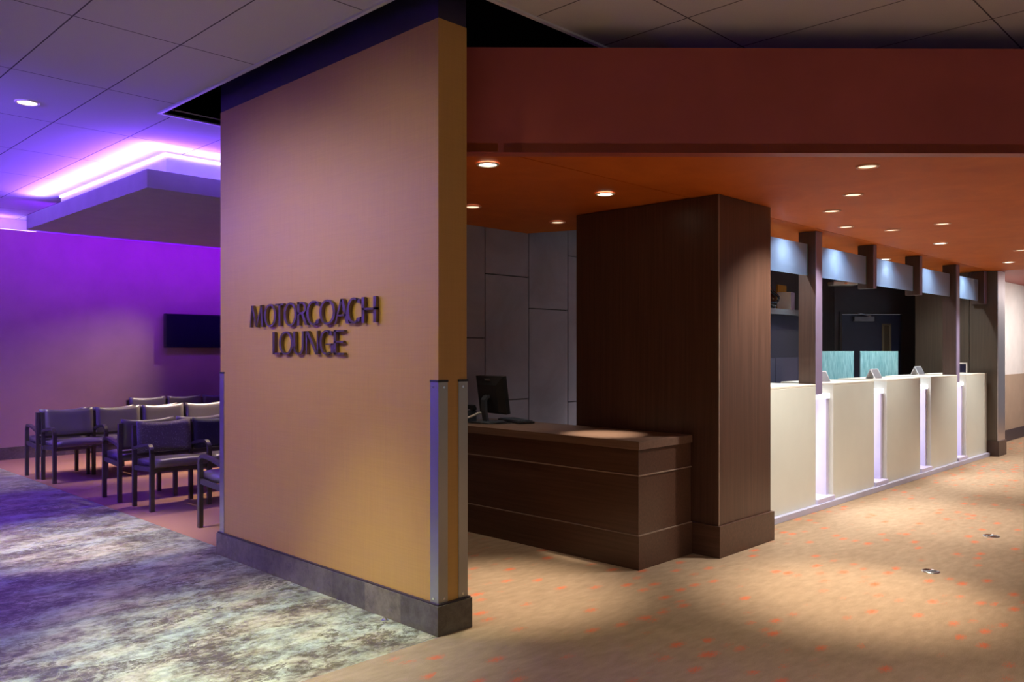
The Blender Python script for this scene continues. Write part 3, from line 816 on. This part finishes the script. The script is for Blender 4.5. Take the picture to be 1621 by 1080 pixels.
def chair(kind, x, y, flip, label, group, last=False):
    """x: left end of the seat place (seen from the hall); flip: faces away"""
    loc = (x + SEATW, y, 0) if flip else (x, y, 0)
    rz = PI if flip else 0
    skip = () if last else (('near',) if flip else ('far',))
    if kind not in protos:
        p = make_chair(label, {'vinyl': M['vinyl'], 'speckle': M['speckle'], 'indigo': M['indigo']}[kind], group)
        p.location = loc; p.rotation_euler = (0, 0, rz); protos[kind] = p
        for q_ in list(p.children):
            if q_.get('_skip') in skip and q_.get('_skip'): bpy.data.objects.remove(q_)
        return p
    return dup(protos[kind], loc, rz, label, group, skip)
GA, GB = 'taupe chairs in the middle lounge row', 'chairs in the front lounge row'
labA = ['taupe vinyl chair with armrest at the left end of the middle lounge row', 'taupe vinyl chair second from the left in the middle lounge row',
        'brightly lit taupe chair third from the left in the middle lounge row', 'taupe chair in the middle lounge row beside the amber wall edge']
for i in (3, 2, 1, 0):
    chair('vinyl', X0 + i * SEATW, 9.37, False, labA[i], GA, last=(i == 3))
labA2 = ['chair facing away behind the left end of the middle lounge row', 'second chair facing away behind the middle lounge row',
         'third chair facing away behind the middle lounge row']
for i in range(3):
    chair('vinyl', X0 + i * SEATW, 10.24, True, labA2[i], 'chairs facing the purple wall behind the middle row', last=(i == 2))
labB = ['chair with speckled plum backrest at the left end of the front lounge row', 'chair with dark indigo backrest in the front lounge row at the amber wall']
chair('speckle', X0 + .10, 7.12, False, labB[0], GB)
chair('indigo', X0 + .10 + SEATW, 7.12, False, labB[1], GB, last=True)
labB2 = ['chair facing away behind the speckled plum backrest, its armrest showing at left', 'chair facing away behind the dark indigo backrest']
for i in range(2):
    chair('vinyl', X0 + .11 + i * SEATW, 8.20, True, labB2[i], 'chairs facing away behind the front row', last=(i == 1))
cn = dup(protos['vinyl'], (X0 + .15 + SEATW, 6.26, 0), PI, 'nearest lounge chair, mostly hidden behind the far end of the amber wall')
if 'group' in cn: del cn['group']
labD = ['violet lit chair back at the left of the rear row against the purple wall', 'violet lit chair in the middle of the rear row against the purple wall', 'violet lit chair of the rear row next to the amber wall edge']
for i in range(3):
    chair('vinyl', 4.24 + i * SEATW, 11.05, False, labD[i], 'rear lounge row against the purple wall', last=(i == 2))
for o in bpy.data.objects:
    if '_skip' in o: del o['_skip']

# ------------------------------------------------------------------ downlights
def downlight(x, y, z, lab, group, r=.062, lens='lamp_warm', ring='lamp_ring'):
    d = thing('downlight', lab, 'ceiling light', (x, y, z), group=group)
    MB().lathe([(r * .80, -.002), (r * .84, -.008), (r, -.007), (r * 1.06, -.001)], 32).build('trim_ring', M[ring], d, True)
    MB().lathe([(0, -.005), (r * .5, -.0045), (r * .8, -.002)], 32).build('lens', M[lens], d, True)
    return d
SG = 'round downlights in the orange soffit'
WL = (1.0, .86, .68)
soff = [ # x, y, label, lit lens, power, aim dx, dy, cone
    (3.19, 3.33, 'bright downlight in the orange soffit nearest the amber wall', 1, 460, .16, -.02, 42),
    (4.34, 3.40, 'bright downlight in the orange soffit above the desk', 1, 430, .18, .17, 23),
    (4.05, 4.385, 'dim downlight in the orange soffit at the amber wall edge', 0, 40, 0, 0, 60),
    (5.02, 4.42, 'dim downlight in the orange soffit left of the dark column top', 0, 22, 0, 0, 60),
    (4.735, 1.83, 'tilted downlight in the orange soffit closest to the red fascia', 0, 470, -.08, .06, 47),
    (5.525, 2.23, 'second tilted downlight behind the one closest to the red fascia', 0, 250, .1, .7, 104),
    (6.06, 2.605, 'downlight in the orange soffit just right of the dark column top', 0, 105, .1, .1, 88),
    (6.91, 2.85, 'downlight in the orange soffit above the near tall post', 0, 105, .1, .1, 88),
    (7.375, 2.64, 'dim downlight in the orange soffit left of a brighter one', 0, 115, 0, 0, 88),
    (7.30, 2.215, 'dim downlight in the orange soffit farther to the right, unpaired', 0, 230, 0, -.1, 52),
    (8.61, 2.63, 'bright downlight in the orange soffit right of the two dim ones', 1, 205, 0, 0, 88),
    (9.78, 2.22, 'downlight in the orange soffit cut by the right picture edge', 0, 240, 0, 0, 52),
    (11.0, 2.615, 'bright downlight in the orange soffit farthest away near the metal pillar', 1, 260, 0, 0, 88)]
for (x, y, lab, lit, pw, ax, ay, cone) in soff:
    d = downlight(x, y, SH, lab, SG, lens='lamp_warm' if lit else 'lamp_dim', ring='lamp_ring' if lit else 'orange_ring')
    spot('downlight_beam', (x, y, SH - .012), (x + ax, y + ay, 0), pw, WL if x < 5 else (1.0, .95, .88), cone, 1.0 if cone < 50 else .8, .04, d)
# small lamps washing the frosted glass and counter tops
for i, x in enumerate((6.51, 7.54, 8.80, 10.05, 11.36)):
    lab = ['nearest', 'second', 'third', 'fourth', 'farthest'][i] + ' small lamp in the soffit behind the frosted glass headers, counted from the column'
    d = downlight(x, 3.38, SH + .004, lab, 'small lamps behind the glass headers', r=.035)
    spot('downlight_beam', (x, 3.38, SH - .01), (x, 3.36, 0), 72, (.86, .95, 1.0), 140, 1.0, .02, d)
for (x, y, p, lab) in ((9.7, 3.55, 110, 'downlight behind the frosted glass over the teal screens'), (11.1, 4.05, 200, 'downlight added behind the counter to brighten the navy door'), (9.2, 4.2, 45, 'downlight behind the counter before the storage cabinet')):
    d = downlight(x, y, SH + .004, lab, 'downlights behind the service counter')
    spot('downlight_beam', (x, y, SH - .01), (x + .15, y + .25, 0), p, (.85, .95, 1.0), 80, .8, .04, d)  # the one before the navy door is added to brighten that corner
for (x, y, p, lab) in ((13.6, 1.9, 330, 'unseen downlight added to brighten the pearl wall'), (14.8, 1.9, 250, 'second unseen downlight added for the pearl wall, farther right')):
    d = downlight(x, y, SH + .01, lab, 'unseen lamps added past the metal pillar')
    spot('downlight_beam', (x, y, SH - .004), (x, y + .9, .6), p, (1, .92, .86), 155, .8, .04, d)  # both lamps are added out of view to brighten the pearl wall
# hall ceiling; the fill lamps and wall washers are unseen additions
HG = 'round downlights in the hall ceiling'
for (x, y, tx, ty, p, c, cone, lab) in ((1.70, 6.387, 2.10, 6.45, 760, (1, .93, .80), 42, 'bright round downlight in the violet tile ceiling of the hall'),
        (1.30, 3.40, 1.75, 3.5, 820, (.88, 1.0, .86), 50, 'round downlight in the hall ceiling before the sign wall'),
        (1.70, 9.3, 2.4, 10.3, 260, (1, .90, .75), 50, 'round downlight in the hall ceiling near the purple wall'),
        (1.0, -1.4, 1.2, -1.2, 420, (1, .88, .74), 110, 'added unseen fill downlight nearest the front carpet corner'),
        (3.1, -.6, 3.2, -.5, 470, (1, .88, .74), 125, 'added unseen fill downlight over the carpet before the red fascia'),
        (-.9, .7, -.9, .7, 420, (1, .92, .84), 96, 'added unseen fill downlight over the hall entrance, nearest the left wall'),
        (.55, 3.25, 2.59, 3.7, 140, (.95, .93, .55), 84, 'added unseen wall washing downlight aimed at the near half of the sign wall'),
        (.55, 4.75, 2.59, 4.7, 195, (.95, .93, .55), 84, 'added unseen wall washing downlight aimed at the far half of the sign wall')):
    d = downlight(x, y, CH, lab, HG, r=.075)
    spot('downlight_beam', (x, y, CH - .012), (tx, ty, 0 if cone != 84 else 1.15), p, c, cone, .9, .06, d)
for (x, y, z, p, tx, ty, lab) in ((4.9, 9.55, RZ0, 560, 4.05, 9.8, 'downlight in the raft above the middle lounge row'), (3.95, 7.95, RZ0, 280, 3.6, 7.6, 'downlight in the raft above the front lounge row'), (5.6, 10.05, RZ0, 480, 4.0, 10.35, 'downlight at the far edge of the raft over the lounge'), (5.65, 11.0, CH, 430, 3.2, 11.2, 'downlight in the tile ceiling between raft and purple wall')):
    d = downlight(x, y, z, lab, 'downlights over the lounge')
    spot('downlight_beam', (x, y, z - .012), (tx, ty, 0), p, (1, .80, .58), 58, 1.0, .04, d)

# ------------------------------------------------------------------ violet cove lighting
def strip(name, p0, p1, direction, power, col, wid=.04, spread=180):
    p0, p1, dv = Vector(p0), Vector(p1), Vector(direction).normalized()
    L = bpy.data.lights.new(name, 'AREA'); L.energy = power; L.color = col; L.shape = 'RECTANGLE'
    L.size = (p1 - p0).length; L.size_y = wid; L.spread = math.radians(spread)
    o = bpy.data.objects.new(name, L); COL.objects.link(o)
    x = (p1 - p0).normalized(); z = -dv; y = z.cross(x)
    M4 = Matrix((x, y, z)).transposed().to_4x4(); M4.translation = (p0 + p1) / 2
    o.matrix_world = M4
    return o
VIO = (.20, .06, 1.0); SKY = (.26, .30, 1.0)
strip('cove_lamp', (CX0 + .05, CYA + .02, RZ1 + .02), (CX0 + .05, CYB - .1, RZ1 + .02), (-.75, 0, 1), 60, VIO, .05)
strip('cove_lamp', (CX0 + .03, CYA + .05, RZ1 + .02), (5.6, CYA + .05, RZ1 + .02), (0, -.75, 1), 55, VIO, .05)
strip('cove_lamp', (CX0 + .10, CYA + .02, RZ1 + .02), (CX0 + .10, CYB - .1, RZ1 + .02), (-.2, 0, 1), 16, SKY, .03, 100)
strip('cove_lamp', (CX0 + .03, CYA + .10, RZ1 + .02), (5.6, CYA + .10, RZ1 + .02), (0, -.2, 1), 14, SKY, .03, 100)
# strip on the far face of the raft washes the purple wall; another lies on the wall ledge
strip('cove_lamp', (CX0, CYB + .02, RZ1 - .03), (10.4, CYB + .02, RZ1 - .03), (0, 1, -.02), 80, (.20, .0, 1.0), .05, 110)
strip('cove_lamp', (-6, PY + .12, 2.955), (3.0, PY + .12, 2.955), (0, -.4, 1), 110, VIO, .04)
strip('cove_lamp', (-1.68, 6.1, 2.65), (-1.68, 11.4, 2.65), (1, 0, .52), 820, (.13, .05, 1.0), .06, 50)  # unseen strip added on the left hall ledge to wash the ceiling violet

# soft light of the open lobby behind the camera
w = bpy.data.worlds.new('lobby'); sc.world = w; w.use_nodes = True
bg = w.node_tree.nodes['Background']; bg.inputs['Color'].default_value = (.66, .66, .74, 1); bg.inputs['Strength'].default_value = .26

# ------------------------------------------------------------------ camera
cam = bpy.data.cameras.new('camera'); co = bpy.data.objects.new('camera', cam); COL.objects.link(co)
co.location = (0, 0, 1.38); co.rotation_euler = (PI / 2, 0, math.radians(44.54 - 90))
cam.lens = 36 * 1300 / 1621; cam.sensor_width = 36; cam.shift_y = 16 / 1621
cam.clip_start = .05
sc.camera = co
sc.view_settings.view_transform = 'Standard'; sc.view_settings.look = 'None'
sc.view_settings.exposure = 0; sc.view_settings.gamma = 1
sc.cycles.max_bounces = 8; sc.cycles.diffuse_bounces = 5; sc.cycles.use_denoising = True
sc.cycles.sample_clamp_indirect = 6
